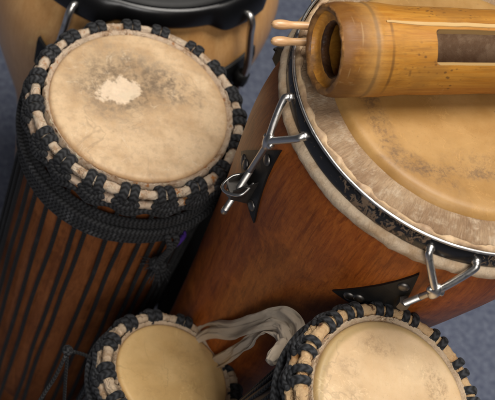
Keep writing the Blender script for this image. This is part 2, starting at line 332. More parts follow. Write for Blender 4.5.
# ------------------------------------------------------------------ mesh helpers
class MB:
    def __init__(s): s.v = []; s.f = []; s.uv = []; s.mi = []
    def quadgrid(s, rows, closed_u=False, closed_v=False, flip=False, mi=0, uvs=None):
        """rows: list of lists of points"""
        n = len(rows); m = len(rows[0]); o = len(s.v)
        for r in rows: s.v += [tuple(p) for p in r]
        for i in range(n if closed_u else n - 1):
            for j in range(m if closed_v else m - 1):
                i2 = (i + 1) % n; j2 = (j + 1) % m
                q = [o + i * m + j, o + i * m + j2, o + i2 * m + j2, o + i2 * m + j]
                if uvs: u = [uvs(i, j), uvs(i, j + 1), uvs(i + 1, j + 1), uvs(i + 1, j)]
                else: u = [(i / n, j / m), (i / n, (j + 1) / m), ((i + 1) / n, (j + 1) / m), ((i + 1) / n, j / m)]
                if flip: q.reverse(); u.reverse()
                s.f.append(q); s.uv.append(u); s.mi.append(mi)
    def face(s, pts, mi=0, flip=False):
        o = len(s.v); s.v += [tuple(p) for p in pts]; q = list(range(o, o + len(pts)))
        if flip: q.reverse()
        s.f.append(q); s.uv.append([(0, 0)] * len(pts)); s.mi.append(mi)
    def tube(s, pts, r, seg=10, closed=False, cap=True, wob=0, flat=None, mi=0, ref=None):
        """sweep a round section; r number or list; flat=(normal scale) squashes the section"""
        P = [Vector(p) for p in pts]; n = len(P)
        rr = r if hasattr(r, '__len__') else [r] * n
        T = []; fN, fB = flat or (1, 1)
        for i in range(n):
            a = P[(i - 1) % n] if (closed or i) else P[0]; b = P[(i + 1) % n] if (closed or i < n - 1) else P[-1]
            T.append((b - a).normalized())
        up = Vector((0, 0, 1)) if abs(T[0].z) < .9 else Vector((1, 0, 0))
        if ref is not None: up = Vector(ref)
        N = (up - up.dot(T[0]) * T[0]).normalized(); rows = []; L = [0]
        for i in range(n):
            if i:
                N = (N - N.dot(T[i]) * T[i]).normalized(); L.append(L[-1] + (P[i] - P[i - 1]).length)
            B = T[i].cross(N); row = []
            for k in range(seg):
                a = 2 * pi * k / seg
                w = 1 + (wob * noise.noise(P[i] * 160 + Vector((k * .7, 0, 0))) if wob else 0)
                row.append(P[i] + (N * cos(a) * fN + B * sin(a) * fB) * rr[i] * w)
            rows.append(row)
        L.append(L[-1] + (P[0] - P[-1]).length)
        s.quadgrid(rows, closed_u=closed, closed_v=True, flip=False, mi=mi, uvs=lambda i, j: (L[i], j / seg))
        if cap and not closed:
            for e, sg in ((0, -1), (n - 1, 1)):
                o = len(s.v); c = P[e] + T[e] * sg * rr[e] * .45
                ring = [rows[e][k] for k in range(seg)]; mid = [P[e] + (q - P[e]) * .7 + T[e] * sg * rr[e] * .32 for q in ring]
                s.quadgrid([ring, mid] if sg > 0 else [mid, ring], closed_v=True, mi=mi)
                o = len(s.v); s.v += [tuple(q) for q in mid] + [tuple(c)]
                for k in range(seg):
                    q = [o + k, o + (k + 1) % seg, o + seg]
                    if sg < 0: q.reverse()
                    s.f.append(q); s.uv.append([(0, 0)] * 3); s.mi.append(mi)
    def lathe(s, prof, seg=96, cen=None, disp=None, a0=0, a1=2 * pi, mi=0, closed_prof=False):
        """prof: [(r, z)] or function(phi) -> that. Listed from bottom outside upwards gives outward normals."""
        full = abs(a1 - a0 - 2 * pi) < 1e-6; rows = []
        for i in range(seg if full else seg + 1):
            a = a0 + (a1 - a0) * i / seg; p = prof(a) if callable(prof) else prof
            row = []
            for (r, z) in p:
                cx, cy = cen(z) if cen else (0, 0)
                q = Vector((cx + r * cos(a), cy + r * sin(a), z))
                if disp: q = disp(q, a, r, z)
                row.append(q)
            rows.append(row)
        s.quadgrid(rows, closed_u=full, closed_v=closed_prof, mi=mi, flip=True)
    def box(s, c, ax, h, mi=0):
        """oriented box: centre, 3 axes, half sizes"""
        c = Vector(c); X, Y, Z = [Vector(a) * k for a, k in zip(ax, h)]
        P = [c + X * i + Y * j + Z * k for k in (-1, 1) for j in (-1, 1) for i in (-1, 1)]
        for q in ((0, 2, 3, 1), (4, 5, 7, 6), (0, 1, 5, 4), (2, 6, 7, 3), (0, 4, 6, 2), (1, 3, 7, 5)):
            s.face([P[i] for i in q], mi)
    def build(s, name, mats, parent=None, smooth=True, bevel=0, sub=0, solid=0):
        me = bpy.data.meshes.new(name); me.from_pydata(s.v, [], s.f)
        uvl = me.uv_layers.new(name='UVMap'); k = 0
        flat = [c for u in s.uv for p in u for c in p]; uvl.data.foreach_set('uv', flat)
        me.polygons.foreach_set('material_index', s.mi)
        me.polygons.foreach_set('use_smooth', [smooth] * len(s.f))
        for m in (mats if isinstance(mats, (list, tuple)) else [mats]): me.materials.append(m)
        bm = bmesh.new(); bm.from_mesh(me); bmesh.ops.remove_doubles(bm, verts=bm.verts, dist=1e-6)
        bmesh.ops.recalc_face_normals(bm, faces=bm.faces)
        bm.to_mesh(me); bm.free(); me.update()
        if smooth: me.set_sharp_from_angle(angle=R(50))
        o = bpy.data.objects.new(name, me); COL.objects.link(o)
        if parent: o.parent = parent
        if solid: md = o.modifiers.new('solid', 'SOLIDIFY'); md.thickness = solid; md.offset = 0
        if bevel: md = o.modifiers.new('bevel', 'BEVEL'); md.width = bevel; md.segments = 2; md.limit_method = 'ANGLE'
        if sub: md = o.modifiers.new('sub', 'SUBSURF'); md.levels = sub; md.render_levels = sub
        return o

def tag(o, label=None, cat=None, group=None, kind=None):
    if label: o['label'] = label
    if cat: o['category'] = cat
    if group: o['group'] = group
    if kind: o['kind'] = kind
    return o
def empty(name, loc, up=None):
    e = bpy.data.objects.new(name, None); COL.objects.link(e); e.location = loc; e.empty_display_size = .05
    if up is not None: e.rotation_mode = 'QUATERNION'; e.rotation_quaternion = Vector((0, 0, 1)).rotation_difference(Vector(up))
    return e
def cyl(r, a, z): return Vector((r * cos(a), r * sin(a), z))
def smooth_path(pts, n=6):
    P = [Vector(p) for p in pts]; out = []
    for i in range(len(P) - 1):
        p0 = P[max(i - 1, 0)]; p1 = P[i]; p2 = P[i + 1]; p3 = P[min(i + 2, len(P) - 1)]
        for k in range(n):
            t = k / n
            out.append(.5 * ((2 * p1) + (-p0 + p2) * t + (2 * p0 - 5 * p1 + 4 * p2 - p3) * t * t + (-p0 + 3 * p1 - 3 * p2 + p3) * t ** 3))
    out.append(P[-1]); return out
def nz(*a): return noise.noise(Vector(a))

LIFT = .22   # the drums stand on a carpet this much lower than first measured
# ------------------------------------------------------------------ floor
f = MB(); f.face([(-3, -2, 0), (4, -2, 0), (4, 5, 0), (-3, 5, 0)])
tag(f.build('floor', M['carpet']), kind='structure')

# ------------------------------------------------------------------ rope-tuned goblet drums
def goblet_drum(name, head, up, Rs, nl, mats, label, seed, coils=6, a_off=0, rr=.0042, ring_out=1.0, body=None, hroll=.0053, waist=(-.39, .84), gap=1.06):
    """head: world centre of the playing skin; Rs: its radius; nl: loops of the rope lacing"""
    up = Vector(up).normalized(); head = Vector(head); h = head.z / up.z
    root = empty(name, head - up * h, up if up.z < .9999 else None)
    tag(root, label, 'drum', 'rope-tuned goblet drums')
    rnd = random.Random(seed); k = Rs / .097; sd = seed * 3.1
    # wooden shell
    prof0 = body or [(.0, 1.06), (-.05, 1.05), (-.12, 1.06), (-.20, 1.03), (-.28, .95), (-.35, .82), (-.40, .66)]
    prof = [(r * Rs, h + z * k) for z, r in prof0]
    zlast = prof0[-1][0]
    if h + zlast * k > .03:
        zb = h + zlast * k; prof += [(.52 * Rs, zb * .72), (.55 * Rs, zb * .5), (.70 * Rs, zb * .25), (.84 * Rs, .012), (.84 * Rs, 0), (.70 * Rs, 0)]
    prof = [(r, z) for r, z in prof if z >= 0][::-1]
    b = MB(); b.lathe(prof, 96); b.build('shell', mats['wood'], root, sub=1)
    # playing skin with a rounded bearing edge, running down to the collar
    sk = MB(); P = []
    for i in range(15): r = Rs * i / 15; P.append((r, h + .0015 * k * (1 - (i / 15) ** 2)))
    P += [(Rs * .97, h), (Rs * .99, h - .0006), (Rs * 1.005, h - .0022), (Rs * 1.012, h - .006), (Rs * 1.012, h - .014)]
    P[0] = (.0002, h + .0015 * k)
    def dsk(q, a, r, z):
        q = q.copy(); q.z += .0006 * nz(q.x * 18 + sd, q.y * 18, 0) ; return q
    sk.lathe(P[::-1], 160, disp=dsk); sk.build('drumskin', mats['skin'], root)
    # frayed collar of trimmed hide standing between skin and roll
    Rr = Rs + .0152 * k * ring_out; zr = -.0080 * k; mr = hroll * k
    cl = MB(); Nc = 360
    def pc(a):
        w = 1 + .5 * nz(cos(a) * 9 + sd, sin(a) * 9, 1) + .45 * nz(cos(a) * 30 + sd, sin(a) * 30, 2)
        z1 = .0015 + .0016 * w; e = .0022 * nz(cos(a) * 22, sin(a) * 22, sd) + .0014 * nz(cos(a) * 55, sin(a) * 55, sd)
        return [(Rs * 1.008, h - .016 * k), (Rs * 1.012, h - .006 * k), (Rs + .0035 * k, h - .0048 * k + .001 * w), (Rs + .0050 * k + e * .5, h - .0026 * k + z1 * .6),
                (Rs + .0062 * k + e * .8, h - .0022 * k + z1 * .6), (Rs + .0072 * k + e * .8, h - .0040 * k + z1 * .3), (Rs + .0075 * k, h - .012 * k)]
    cl.lathe(pc, Nc); cl.build('hide_collar', mats['collar'], root)
    # hide folded over the two iron rings
    def roll(nm, rad, zz, m, mat, amp):
        t = MB(); rows = []
        for i in range(300):
            a = 2 * pi * i / 300; row = []
            st = 1 + amp * nz(cos(a) * 7 + sd, sin(a) * 7, zz * 30) + amp * .8 * nz(cos(a) * 24, sin(a) * 24 + sd, 5)
            for j in range(14):
                b_ = 2 * pi * j / 14; q = 1 + .22 * nz(cos(a) * 30, sin(a) * 30, j * .9 + sd)
                rad2 = m * st * q
                row.append(cyl(rad + rad2 * cos(b_), a, h + zz + rad2 * sin(b_)))
            rows.append(row)
        t.quadgrid(rows, closed_u=True, closed_v=True); return t.build(nm, mat, root)
    roll('upper_hide_roll', Rr, zr, mr, mats['hide'], .22)
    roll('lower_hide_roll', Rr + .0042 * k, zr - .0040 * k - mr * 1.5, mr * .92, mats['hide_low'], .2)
    # lacing loops: two lobes over the roll, two bars slung beneath them
    def fr(a, rad, t, z): # local radial/tangent frame
        return Vector((rad * cos(a) - t * sin(a), rad * sin(a) + t * cos(a), h + z))
    q = rr; out = mr + q * .5
    for i in range(nl):
        a = a_off + 2 * pi * (i + .10 * rnd.uniform(-1, 1)) / nl; L = MB()
        tw = rnd.uniform(-.0012, .0012)
        for sg in (-1, 1):
            pts = []; j0 = rnd.uniform(.96, 1.08)
            for s_ in range(15):
                b_ = R(196 - 226 * s_ / 14); o_ = out * j0
                tt = sg * (q * gap * 1.1 + .0010 * (s_ / 14)) + tw * (s_ / 7 - 1)
                pts.append(fr(a, Rr + o_ * cos(b_), tt, zr + o_ * sin(b_)))
            pts.append(fr(a, Rr + out * .75, sg * q * .8, zr - out * .95))
            L.tube(pts, q * rnd.uniform(1.0, 1.10), 12, wob=.12, flat=(.60, 1.12), ref=(cos(a), sin(a), 0))
        for lv, (zz, ro, wd, dp) in enumerate(((-.0045, 1.12, .0105, .0030), (-.0115, 1.42, .0128, .0030))):
            pts = []; zz = (zz * k - (mr - .0053 * k) * .9); wd *= k
            for s_ in range(13):
                u = s_ / 6 - 1
                pts.append(fr(a, Rr + out * ro - .0035 * u * u * k, u * wd + tw, zr + zz - dp * k * (1 - u * u) * .8 + .0035 * k * abs(u) ** 3))
            L.tube(pts, q * rnd.uniform(.95, 1.05), 12, wob=.12, flat=(1.05, .72))
        L.build('rope_loop', mats['rope'], root)
    # rope running round under the loops
    rg = MB(); pts = []
    for i in range(nl * 10):
        a = a_off + 2 * pi * i / (nl * 10); c_ = cos(nl * (a - a_off))
        pts.append(cyl(Rr + out * (1.05 + .15 * c_), a, h + zr - (.0205 + .0025 * c_) * k - (mr - .0053 * k)))
    rg.tube(pts, q * 1.02, 10, closed=True, wob=.1)
    rg.build('ring_rope', mats['rope'], root)
    # spare rope wound round the neck
    zc = zr - .039 * k
    if coils:
        q0, q = q, q * .88
        w = MB(); pts = []; n_ = 120
        for i in range(n_ * coils + 1):
            a = 2 * pi * i / n_; z = zc - q * 2.02 * (a / (2 * pi)) - .0022 * nz(cos(a) * 1.2, sin(a) * 1.2, int(a / 6.3) + sd)
            pts.append(cyl(Rr + out * .62 + .0018 * nz(cos(a) * 2 + 3, sin(a) * 2, a * .02), a, h + z))
        w.tube(pts, q, 10, wob=.06)
        # one slack turn riding over the coils
        pts = [cyl(Rr + out * .62 + q * 1.5 + .001 * nz(i * .1, 0, 0), 2 * pi * i / 160, h + zc - .012 * k * (1 + .8 * sin(2 * pi * i / 160 + 2.2))) for i in range(160)]
        w.tube(pts, q, 10, closed=True)
        w.build('rope_winding', mats['rope'], root)
    if coils: q = q0
    # tuning ropes down to the waist ring
    zw = waist[0] * k
    if h + zw < .04: zw = .04 - h
    rw = Rs * waist[1]
    for i in range(nl):
        a = a_off + 2 * pi * i / nl
        for sg in (-1, 1):
            t = MB(); da = sg * (pi / nl) * (.26 + .38 * rnd.random()); pts = []
            for s_ in range(9):
                u = s_ / 8; z = zr - .018 * k + (zw - zr + .018 * k) * u
                rad = (Rr + out * .05) * (1 - u) + rw * u
                pts.append(cyl(rad, a + da * (1 - .15 * u) + .012 * rnd.uniform(-1, 1), h + z))
            t.tube(smooth_path(pts, 3), q * .62, 8, cap=False); t.build('tuning_rope', mats.get('cord', mats['rope']), root)
    wr = MB(); wr.tube([cyl(rw + .002, 2 * pi * i / 80, h + zw) for i in range(80)], .0045 * k, 10, closed=True); wr.build('waist_ring', mats['rope'], root)
    return root, h

HD = Vector((.2111, .8793, .5021 + LIFT))
gd, hD = goblet_drum('goblet_drum', HD, (0, 0, 1), .097, 19,
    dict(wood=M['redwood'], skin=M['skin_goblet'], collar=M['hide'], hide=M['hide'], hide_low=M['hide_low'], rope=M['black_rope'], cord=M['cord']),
    'large goblet drum with black rope windings, its grey-smudged skin worn to a pale central patch', 1, a_off=R(250), coils=6,
    body=[(.0, 1.06), (-.05, 1.07), (-.15, 1.10), (-.30, 1.09), (-.45, 1.05), (-.55, .97), (-.62, .80)], waist=(-.62, 1.09))
# hanging tail of spare rope with a frayed knot, and a purple strip tucked behind
t = MB(); az = R(296)
pts = smooth_path([cyl(.126, az - .03, hD - .072), cyl(.133, az, hD - .086), cyl(.131, az + .01, hD - .100), cyl(.128, az - .02, hD - .125)], 6)
t.tube(pts, .0034, 10, wob=.1)
pts = smooth_path([cyl(.124, az + .03, hD - .074), cyl(.131, az + .06, hD - .078), cyl(.130, az + .03, hD - .100), cyl(.128, az, hD - .125)], 6)
t.tube(pts, .0034, 10, wob=.1)
kn = cyl(.128, az, hD - .132)
for i in range(3):
    ax = Vector((random.uniform(-1, 1), random.uniform(-1, 1), random.uniform(-1, 1))).normalized(); u = ax.orthogonal().normalized(); w = ax.cross(u)
    t.tube([kn + (u * cos(2 * pi * j / 14) + w * sin(2 * pi * j / 14)) * .0068 for j in range(14)], .0036, 8, closed=True, wob=.1)
for i in range(110):
    d = Vector((random.gauss(0, .5), random.gauss(0, .5), random.gauss(-.55, .5))).normalized(); l = random.uniform(.008, .020)
    p0 = kn + d * .004; t.tube([p0, p0 + d * l * .5, p0 + d * l + Vector((0, 0, -.004))], [.0006, .0005, .0003], 4, cap=False)
t.build('rope_tail', M['black_rope'], gd)
t = MB(); a2 = R(306); rows = []
for i in range(8):
    rows.append([cyl(.123 + .002 * sin(i * .9 + j), a2 + (j - 2.5) * .010 + .02 * sin(i * .5), hD - .080 - .0042 * i - (.003 * abs(j - 2.5) if i == 0 else 0)) for j in range(6)])
t.quadgrid(rows); t.build('purple_strip', M['purple'], gd, solid=.001)

# two smaller drums at the bottom of the picture
small_r, hR = goblet_drum('goblet_drum', (.4203, .4915, .6404 + LIFT), (.1732, -.1125, .9784), .0757, 18,
    dict(wood=M['darkwood'], skin=M['skin_right'], collar=M['hide_pale'], hide=M['hide_burnt'], hide_low=M['hide_burnt'], rope=M['dark_rope']),
    'small goblet drum with clean cream skin and orange singed rim, below the red-brown conga', 5, coils=3, a_off=R(95), rr=.0031, ring_out=1.0, hroll=.0072, gap=1.35)
small_l, hL = goblet_drum('goblet_drum', (.28976, .63031, .37001 + LIFT), (.1773, .0921, .9798), .0632, 13,
    dict(wood=M['darkwood'], skin=M['skin_left'], collar=M['hide_pale'], hide=M['hide_pale'], hide_low=M['hide_pale'], rope=M['dark_rope']),
    'smallest goblet drum with plain ochre skin and black rope loops, beside the folded cloth', 9, coils=3, a_off=R(80), rr=.0038, ring_out=1.15, hroll=.0085)
# carrying cord tied on to the smallest drum
inv = small_l.matrix_world
MWl = Matrix.Translation(small_l.location) @ small_l.rotation_quaternion.to_matrix().to_4x4()
wl = lambda p: MWl.inverted() @ (Vector(p) + Vector((0, 0, LIFT)))
t = MB()
kx = Vector((.1745, .640, .375))
t.tube([wl(p) for p in smooth_path([(.212, .640, .352), (.195, .642, .366), kx], 8)], .0019, 8)
t.tube([wl(p) for p in smooth_path([kx, (.166, .615, .36), (.150, .585, .325), (.150, .565, .25), (.17, .56, .12), (.20, .56, .012 - LIFT)], 8)], .0020, 8)
t.tube([wl(p) for p in smooth_path([kx, (.180, .62, .34), (.19, .60, .28), (.2, .60, .2)], 8)], .0018, 8)
for i in range(3):
    u = Vector((random.uniform(-1, 1), random.uniform(-1, 1), random.uniform(-1, 1))).normalized(); w = u.orthogonal().normalized(); v = u.cross(w)
    t.tube([wl(kx + (w * cos(2 * pi * j / 12) + v * sin(2 * pi * j / 12)) * .0034) for j in range(12)], .0026, 8, closed=True)
t.build('carrying_cord', M['cord'], small_l)

# ------------------------------------------------------------------ red-brown conga
CG = Vector((.4502, .7306, 0)); ZC = .7746 + LIFT
conga = empty('conga_drum', CG)
tag(conga, 'red-brown wooden conga drum with amber hide head, chrome hoop and bamboo tube lying on it', 'drum', 'congas')
def lean(z):
    d = min(.34, max(0, ZC - .022 - z)); a, b = min(d, .1), max(0, d - .1)
    return (-.085 * a - .10 * b, .085 * a + .05 * b)
bp = [(-.026, .147), (-.040, .151), (-.065, .1570), (-.095, .1585), (-.13, .1555), (-.16, .1500), (-.20, .1425), (-.26, .1305), (-.34, .118), (-.45, .110), (-.60, .106), (-.97, .110), (-.985, .108), (-.9945, .106)]
b = MB(); b.lathe([(r, ZC + z) for z, r in bp][::-1], 128, cen=lean); b.build('shell', M['mahogany'], conga, sub=1)
def rb(z):  # shell radius at depth z under the hoop
    for (z0, r0), (z1, r1) in zip(bp, bp[1:]):
        if z1 <= z <= z0: return r0 + (r1 - r0) * (z - z0) / (z1 - z0)
    return .15
def shell_pt(a, z, off=0):
    c = lean(ZC + z); r = rb(z) + off
    return Vector((c[0] + r * cos(a), c[1] + r * sin(a), ZC + z))
# amber playing area
P = [(.0002, .0088)] + [(.118 * i / 12, .0088 - .0006 * (i / 12) ** 2) for i in range(1, 13)] + [(.1215, .0079), (.1243, .0070), (.1263, .0052), (.1278, .0030), (.1292, .0010), (.1305, -.003)]
def dk(q, a, r, z):
    q = q.copy(); e = max(0, (r - .1) / .03); q.z += .0006 * nz(q.x * 14, q.y * 14, 0)
    s_ = 1 + e * (.012 * nz(cos(a) * 2.5, sin(a) * 2.5, 3) + .004 * nz(cos(a) * 9, sin(a) * 9, 3)); q.x *= s_; q.y *= s_; return q
s_ = MB(); s_.lathe([(r, ZC + z) for r, z in P][::-1], 200, disp=dk); s_.build('drumskin', M['skin_conga'], conga)
# hairy collar
def pcol(a):
    n1 = nz(cos(a) * 6, sin(a) * 6, 0); n2 = nz(cos(a) * 25, sin(a) * 25, 0)
    return [(.1240, ZC - .004), (.1275, ZC + .0012), (.1310, ZC + .0020 + .0008 * n1), (.137, ZC + .0022 + .0010 * n2), (.143, ZC + .0010 + .001 * n1), (.149, ZC - .0012 + .0009 * n2), (.1535, ZC - .0035), (.1590, ZC - .012)]
s_ = MB(); s_.lathe(lambda a: pcol(a)[::-1], 260); s_.build('hide_collar', M['fur'], conga)
# trimmed wavy edge of the hide against the hoop
def pfr(a):
    e = .0012 * sin(a * 34 + 3 * nz(cos(a) * 3, sin(a) * 3, 2)) + .0024 * nz(cos(a) * 13, sin(a) * 13, 7) + .0012 * nz(cos(a) * 40, sin(a) * 40, 7)
    zt = .0012 + .0013 * nz(cos(a) * 17, sin(a) * 17, 1)
    return [(.1592, ZC - .011), (.1586, ZC - .002 + zt * .2), (.1560 + e * .6, ZC + zt), (.1538 + e, ZC + zt - .0004), (.1532 + e, ZC + zt - .0018), (.1560, ZC - .0065)]
s_ = MB(); s_.lathe(lambda a: pfr(a), 420); s_.build('hide_edge', M['fringe'], conga)
# hoop
s_ = MB(); s_.lathe([(.1597, ZC - .002), (.1597, ZC - .018), (.1617, ZC - .0185), (.1619, ZC - .017), (.1619, ZC - .001), (.1607, ZC + .0002)], 200, closed_prof=True)
hoop = s_.build('hoop', M['flaked'], conga)
s_ = MB(); s_.tube([cyl(.1610, 2 * pi * i / 220, ZC + .0006 + .0003 * nz(cos(i * .2), sin(i * .2), 0)) for i in range(220)], .00155, 10, closed=True)
s_.build('hoop_rim', M['chrome'], hoop)
# rolled hide under the hoop
s_ = MB(); rows = []
for i in range(360):
    a = 2 * pi * i / 360; row = []; st = 1 + .13 * nz(cos(a) * 5, sin(a) * 5, 0) + .07 * nz(cos(a) * 20, sin(a) * 20, 1)
    for j in range(18):
        b_ = 2 * pi * j / 18; m = st * (1 + .10 * nz(cos(a) * 22, sin(a) * 22, j * .7)); 
        row.append(cyl(.1575 + .0085 * m * cos(b_), a, ZC - .0268 + .0092 * m * sin(b_)))
    rows.append(row)
s_.quadgrid(rows, closed_u=True, closed_v=True); s_.build('hide_roll', M['conga_roll'], conga)

def lug(root, a, pt, rhoop, zh, plate_mat, spread=7.2, zj=-.044, zend=-.182, plate=((-2, -.062), (7, -.165), (-18, -.143)), rj=.0155, full=True, wire=True, eoff=.0165):
    """tuning claw hooked on the hoop, threaded rod, bracket and plate on the shell.  pt(a, z, off) gives a point on the shell"""
    z0 = pt(a, 0)[2]
    H_ = lambda da, r, z: Vector((r * cos(a + R(da)), r * sin(a + R(da)), z0 + z))
    J = H_(0, rhoop + rj, zj)
    c = MB()
    for sg in (-1, 1):
        pts = smooth_path([H_(sg * spread, rhoop - .0005, -.0095), H_(sg * spread, rhoop + .0045, -.0098), H_(sg * spread * .93, rhoop + .0075, -.0135), H_(sg * spread * .45, rhoop + .0125, zj * .66), J + H_(sg * .6, .001, 0) - H_(0, 0, 0)], 7)
        c.tube(pts, .0034, 12)
        e = H_(sg * spread, rhoop + .0012, -.0095)
        c.tube([e - (H_(0, 1, 0) - H_(0, 0, 0)) * .0012, e + (H_(0, 1, 0) - H_(0, 0, 0)) * .0022], .0040, 12)
    # cast joint
    c.tube([J + Vector((0, 0, .007)), J + Vector((0, 0, .003)), J, J - Vector((0, 0, .005)), J - Vector((0, 0, .009))], [.0032, .0052, .0058, .0050, .0036], 12)
    tg = Vector((-sin(a), cos(a), 0)); rd = Vector((cos(a), sin(a), 0))
    c.tube([J - tg * .0062, J + tg * .0062], .0036, 10)
    claw = c.build('tuning_claw', M['chrome'], root)
    E_ = pt(a, zend, eoff)
    rod = MB(); L = (E_ - J).length; n_ = int(L / .00045); d = (E_ - J).normalized(); pts = [J + (E_ - J) * i / n_ for i in range(n_ + 1)]
    rod.tube(pts, [(.0029 if i < n_ * .40 else .0029 + .00035 * (1 if i % 3 == 0 else -1)) for i in range(n_ + 1)], 12)
    rod.tube([E_ - d * .003, E_ + d * .004], .0036, 10)
    rod.build('tuning_rod', M['steel'], root)
    # plate curved on the shell
    tri = [Vector((x, z, 0)) for x, z in plate]; pl = MB(); n_ = 10
    def bary(i, j):
        u, v = i / n_, j / n_; return tri[0] * (1 - u) + (tri[1] * (1 - v) + tri[2] * v) * u
    rows = []
    for i in range(n_ + 1):
        rows.append([pt(a + R(bary(i, j).x), bary(i, j).y, .0016 + .0004) for j in range(n_ + 1)])
    pl.quadgrid(rows)
    back = [[pt(a + R(bary(i, j).x), bary(i, j).y, -.0008) for j in range(n_ + 1)] for i in range(n_ + 1)]
    pl.quadgrid(back, flip=True)
    for j in range(n_):
        pl.face([rows[n_][j], rows[n_][j + 1], back[n_][j + 1], back[n_][j]])
    for i in range(n_):
        pl.face([rows[i][0], rows[i + 1][0], back[i + 1][0], back[i][0]]); pl.face([rows[i][n_], rows[i + 1][n_], back[i + 1][n_], back[i][n_]])
    plo = pl.build('lug_plate', plate_mat, root, smooth=False)
    cen = sum(tri, Vector()) / 3
    for f_ in (.42, .62) if full else ():
        for tgt in tri:
            if f_ == .42 and tgt is not tri[2]: continue
            q = cen + (tgt - cen) * f_; p = pt(a + R(q.x), q.y, .002); nrm = Vector((cos(a + R(q.x)), sin(a + R(q.x)), 0))
            rv = MB(); u = nrm.orthogonal().normalized(); v = nrm.cross(u); pr = [(.0056, 0), (.0054, .0010), (.0042, .0020), (.0022, .0026), (.0002, .0028)]
            rv.quadgrid([[p + (u * cos(2 * pi * s / 16) + v * sin(2 * pi * s / 16)) * r + nrm * hh for r, hh in pr] for s in range(16)], closed_u=True)
            rv.build('rivet', M['dark_steel'], plo)
    # bracket: two cheeks folded out of the plate and a strap round the rod
    br = MB(); zb = (zj + zend) * .5 - .022
    for sg in (-1, 1):
        p0 = pt(a, zb + .020, .002) + tg * sg * .0075; p1 = pt(a, zb - .020, .002) + tg * sg * .0075
        q0 = pt(a, zb + .004, .021) + tg * sg * .0055; q1 = pt(a, zb - .012, .021) + tg * sg * .0055
        th = tg * sg * .0012
        for s2 in (0, 1):
            br.face([p0 + th * s2, p1 + th * s2, q1 + th * s2, q0 + th * s2])
        for A, B in ((p0, p1), (p1, q1), (q1, q0), (q0, p0)): br.face([A, B, B + th, A + th])
    top = [pt(a, zb + .001, .004 + .0028 * i) for i in range(8)]
    br.quadgrid([[p + tg * w_ for w_ in (-.0072, 0, .0072)] for p in top])
    br.quadgrid([[p + tg * w_ - Vector((0, 0, .0025)) for w_ in (-.0072, 0, .0072)] for p in top], flip=True)
    br.face([top[-1] - tg * .0072, top[-1] + tg * .0072, top[-1] + tg * .0072 - Vector((0, 0, .0025)), top[-1] - tg * .0072 - Vector((0, 0, .0025))])
    if eoff > .01: br.build('bracket', M['dark_steel'] if full else plate_mat, plo, smooth=False)
    if full and wire:
        wl_ = MB(); pts = smooth_path([pt(a + R(1.5), zb + .012, .003), pt(a, zb + .006, .0) + tg * .012 + rd * .016, pt(a, zb - .002, .026) + tg * .004, pt(a, zb - .006, .026) - tg * .006, pt(a, zb - .004, .014) - tg * .014, pt(a - R(5), zb - .002, .003)], 7)
        wl_.tube(pts, .0016, 8); wl_.build('wire_clip', M['chrome'], plo)
    nt = MB(); nc = pt(a, zb - .010, .0165) if eoff > .01 else pt(a, zend + .004, eoff); 
    ang = [pi / 3 * i for i in range(7)]
    ring = lambda zz, r_: [nc + rd * r_ * cos(t_) + tg * r_ * sin(t_) + Vector((0, 0, zz)) for t_ in ang[:6]]
    nt.quadgrid([ring(-.004, .0058), ring(.004, .0058)], closed_v=True); nt.face(ring(.004, .0058)); nt.face(ring(-.004, .0058), flip=True)
    nt.build('hex_nut', M['dark_steel'] if full else M['steel'], root, smooth=False)
    return plo

for i, az in enumerate((197, 262, 327, 18, 75, 132)):
    lug(conga, R(az), shell_pt, .1620, ZC, M['black_plate'], full=i < 2, wire=i == 0, zend=-.102 if i == 1 else -.178, eoff=.009 if i == 1 else .0165,
        plate=((1, -.062), (10, -.160), (-16, -.140)) if i == 0 else ((-2, -.060), (7, -.160), (-18, -.143)))

# ------------------------------------------------------------------ pale conga behind
TU = Vector((.05, -.02, 0)); up2 = Vector((-.055, .0, 1)).normalized()
TH = Vector((.2150, 1.198, .478 + LIFT)); hT = TH.z / up2.z
pale = empty('conga_drum', TH - up2 * hT, up2)
tag(pale, 'honey-coloured maple conga drum with black hoop and black drumhead, behind the worn goblet drum', 'drum', 'congas')
RT = .163
bp2 = [(-.01, .152), (-.02, .160), (-.05, .178), (-.09, .190), (-.14, .189), (-.20, .176), (-.26, .158), (-.32, .138), (-.40, .118), (-hT + .01, .108), (-hT, .106)]
b = MB(); b.lathe([(r, hT + z) for z, r in bp2][::-1], 128); b.build('shell', M['maple'], pale, sub=1)
def pt2(a, z, off=0):
    r = .15
    for (z0, r0), (z1, r1) in zip(bp2, bp2[1:]):
        if z1 <= z <= z0: r = r0 + (r1 - r0) * (z - z0) / (z1 - z0)
    return Vector(((r + off) * cos(a), (r + off) * sin(a), hT + z))
LA = [R(x) for x in (243, 314, 20, 92, 164)]
def ear(a, w=R(11)):
    m = 0
    for l in LA:
        d = abs((a - l + pi) % (2 * pi) - pi); m = max(m, max(0, 1 - (d / (w * 1.5)) ** 2)) if d < w * 1.5 else m
    return min(1, m * 1.6)
def ph(a):
    e = ear(a)
    return [(RT - .006, hT - .010), (RT + .004 + .008 * e, hT - .018 - .008 * e), (RT + .009 + .009 * e, hT - .016 - .008 * e), (RT + .011 + .009 * e, hT - .010 - .010 * e),
            (RT + .009 + .004 * e, hT + .002), (RT + .006 + .001 * e, hT + .009), (RT + .001, hT + .0115), (RT - .004, hT + .009), (RT - .007, hT + .002), (RT - .007, hT - .006)]
s_ = MB(); s_.lathe(ph, 240, closed_prof=True); s_.build('hoop', M['black_rubber'], pale, sub=1)
s_ = MB(); s_.lathe([(RT - .004, hT - .004), (RT - .008, hT + .003), (RT - .014, hT + .006), (RT * .5, hT + .0065), (.0002, hT + .007)], 120); s_.build('drumhead', M['black_head'], pale)
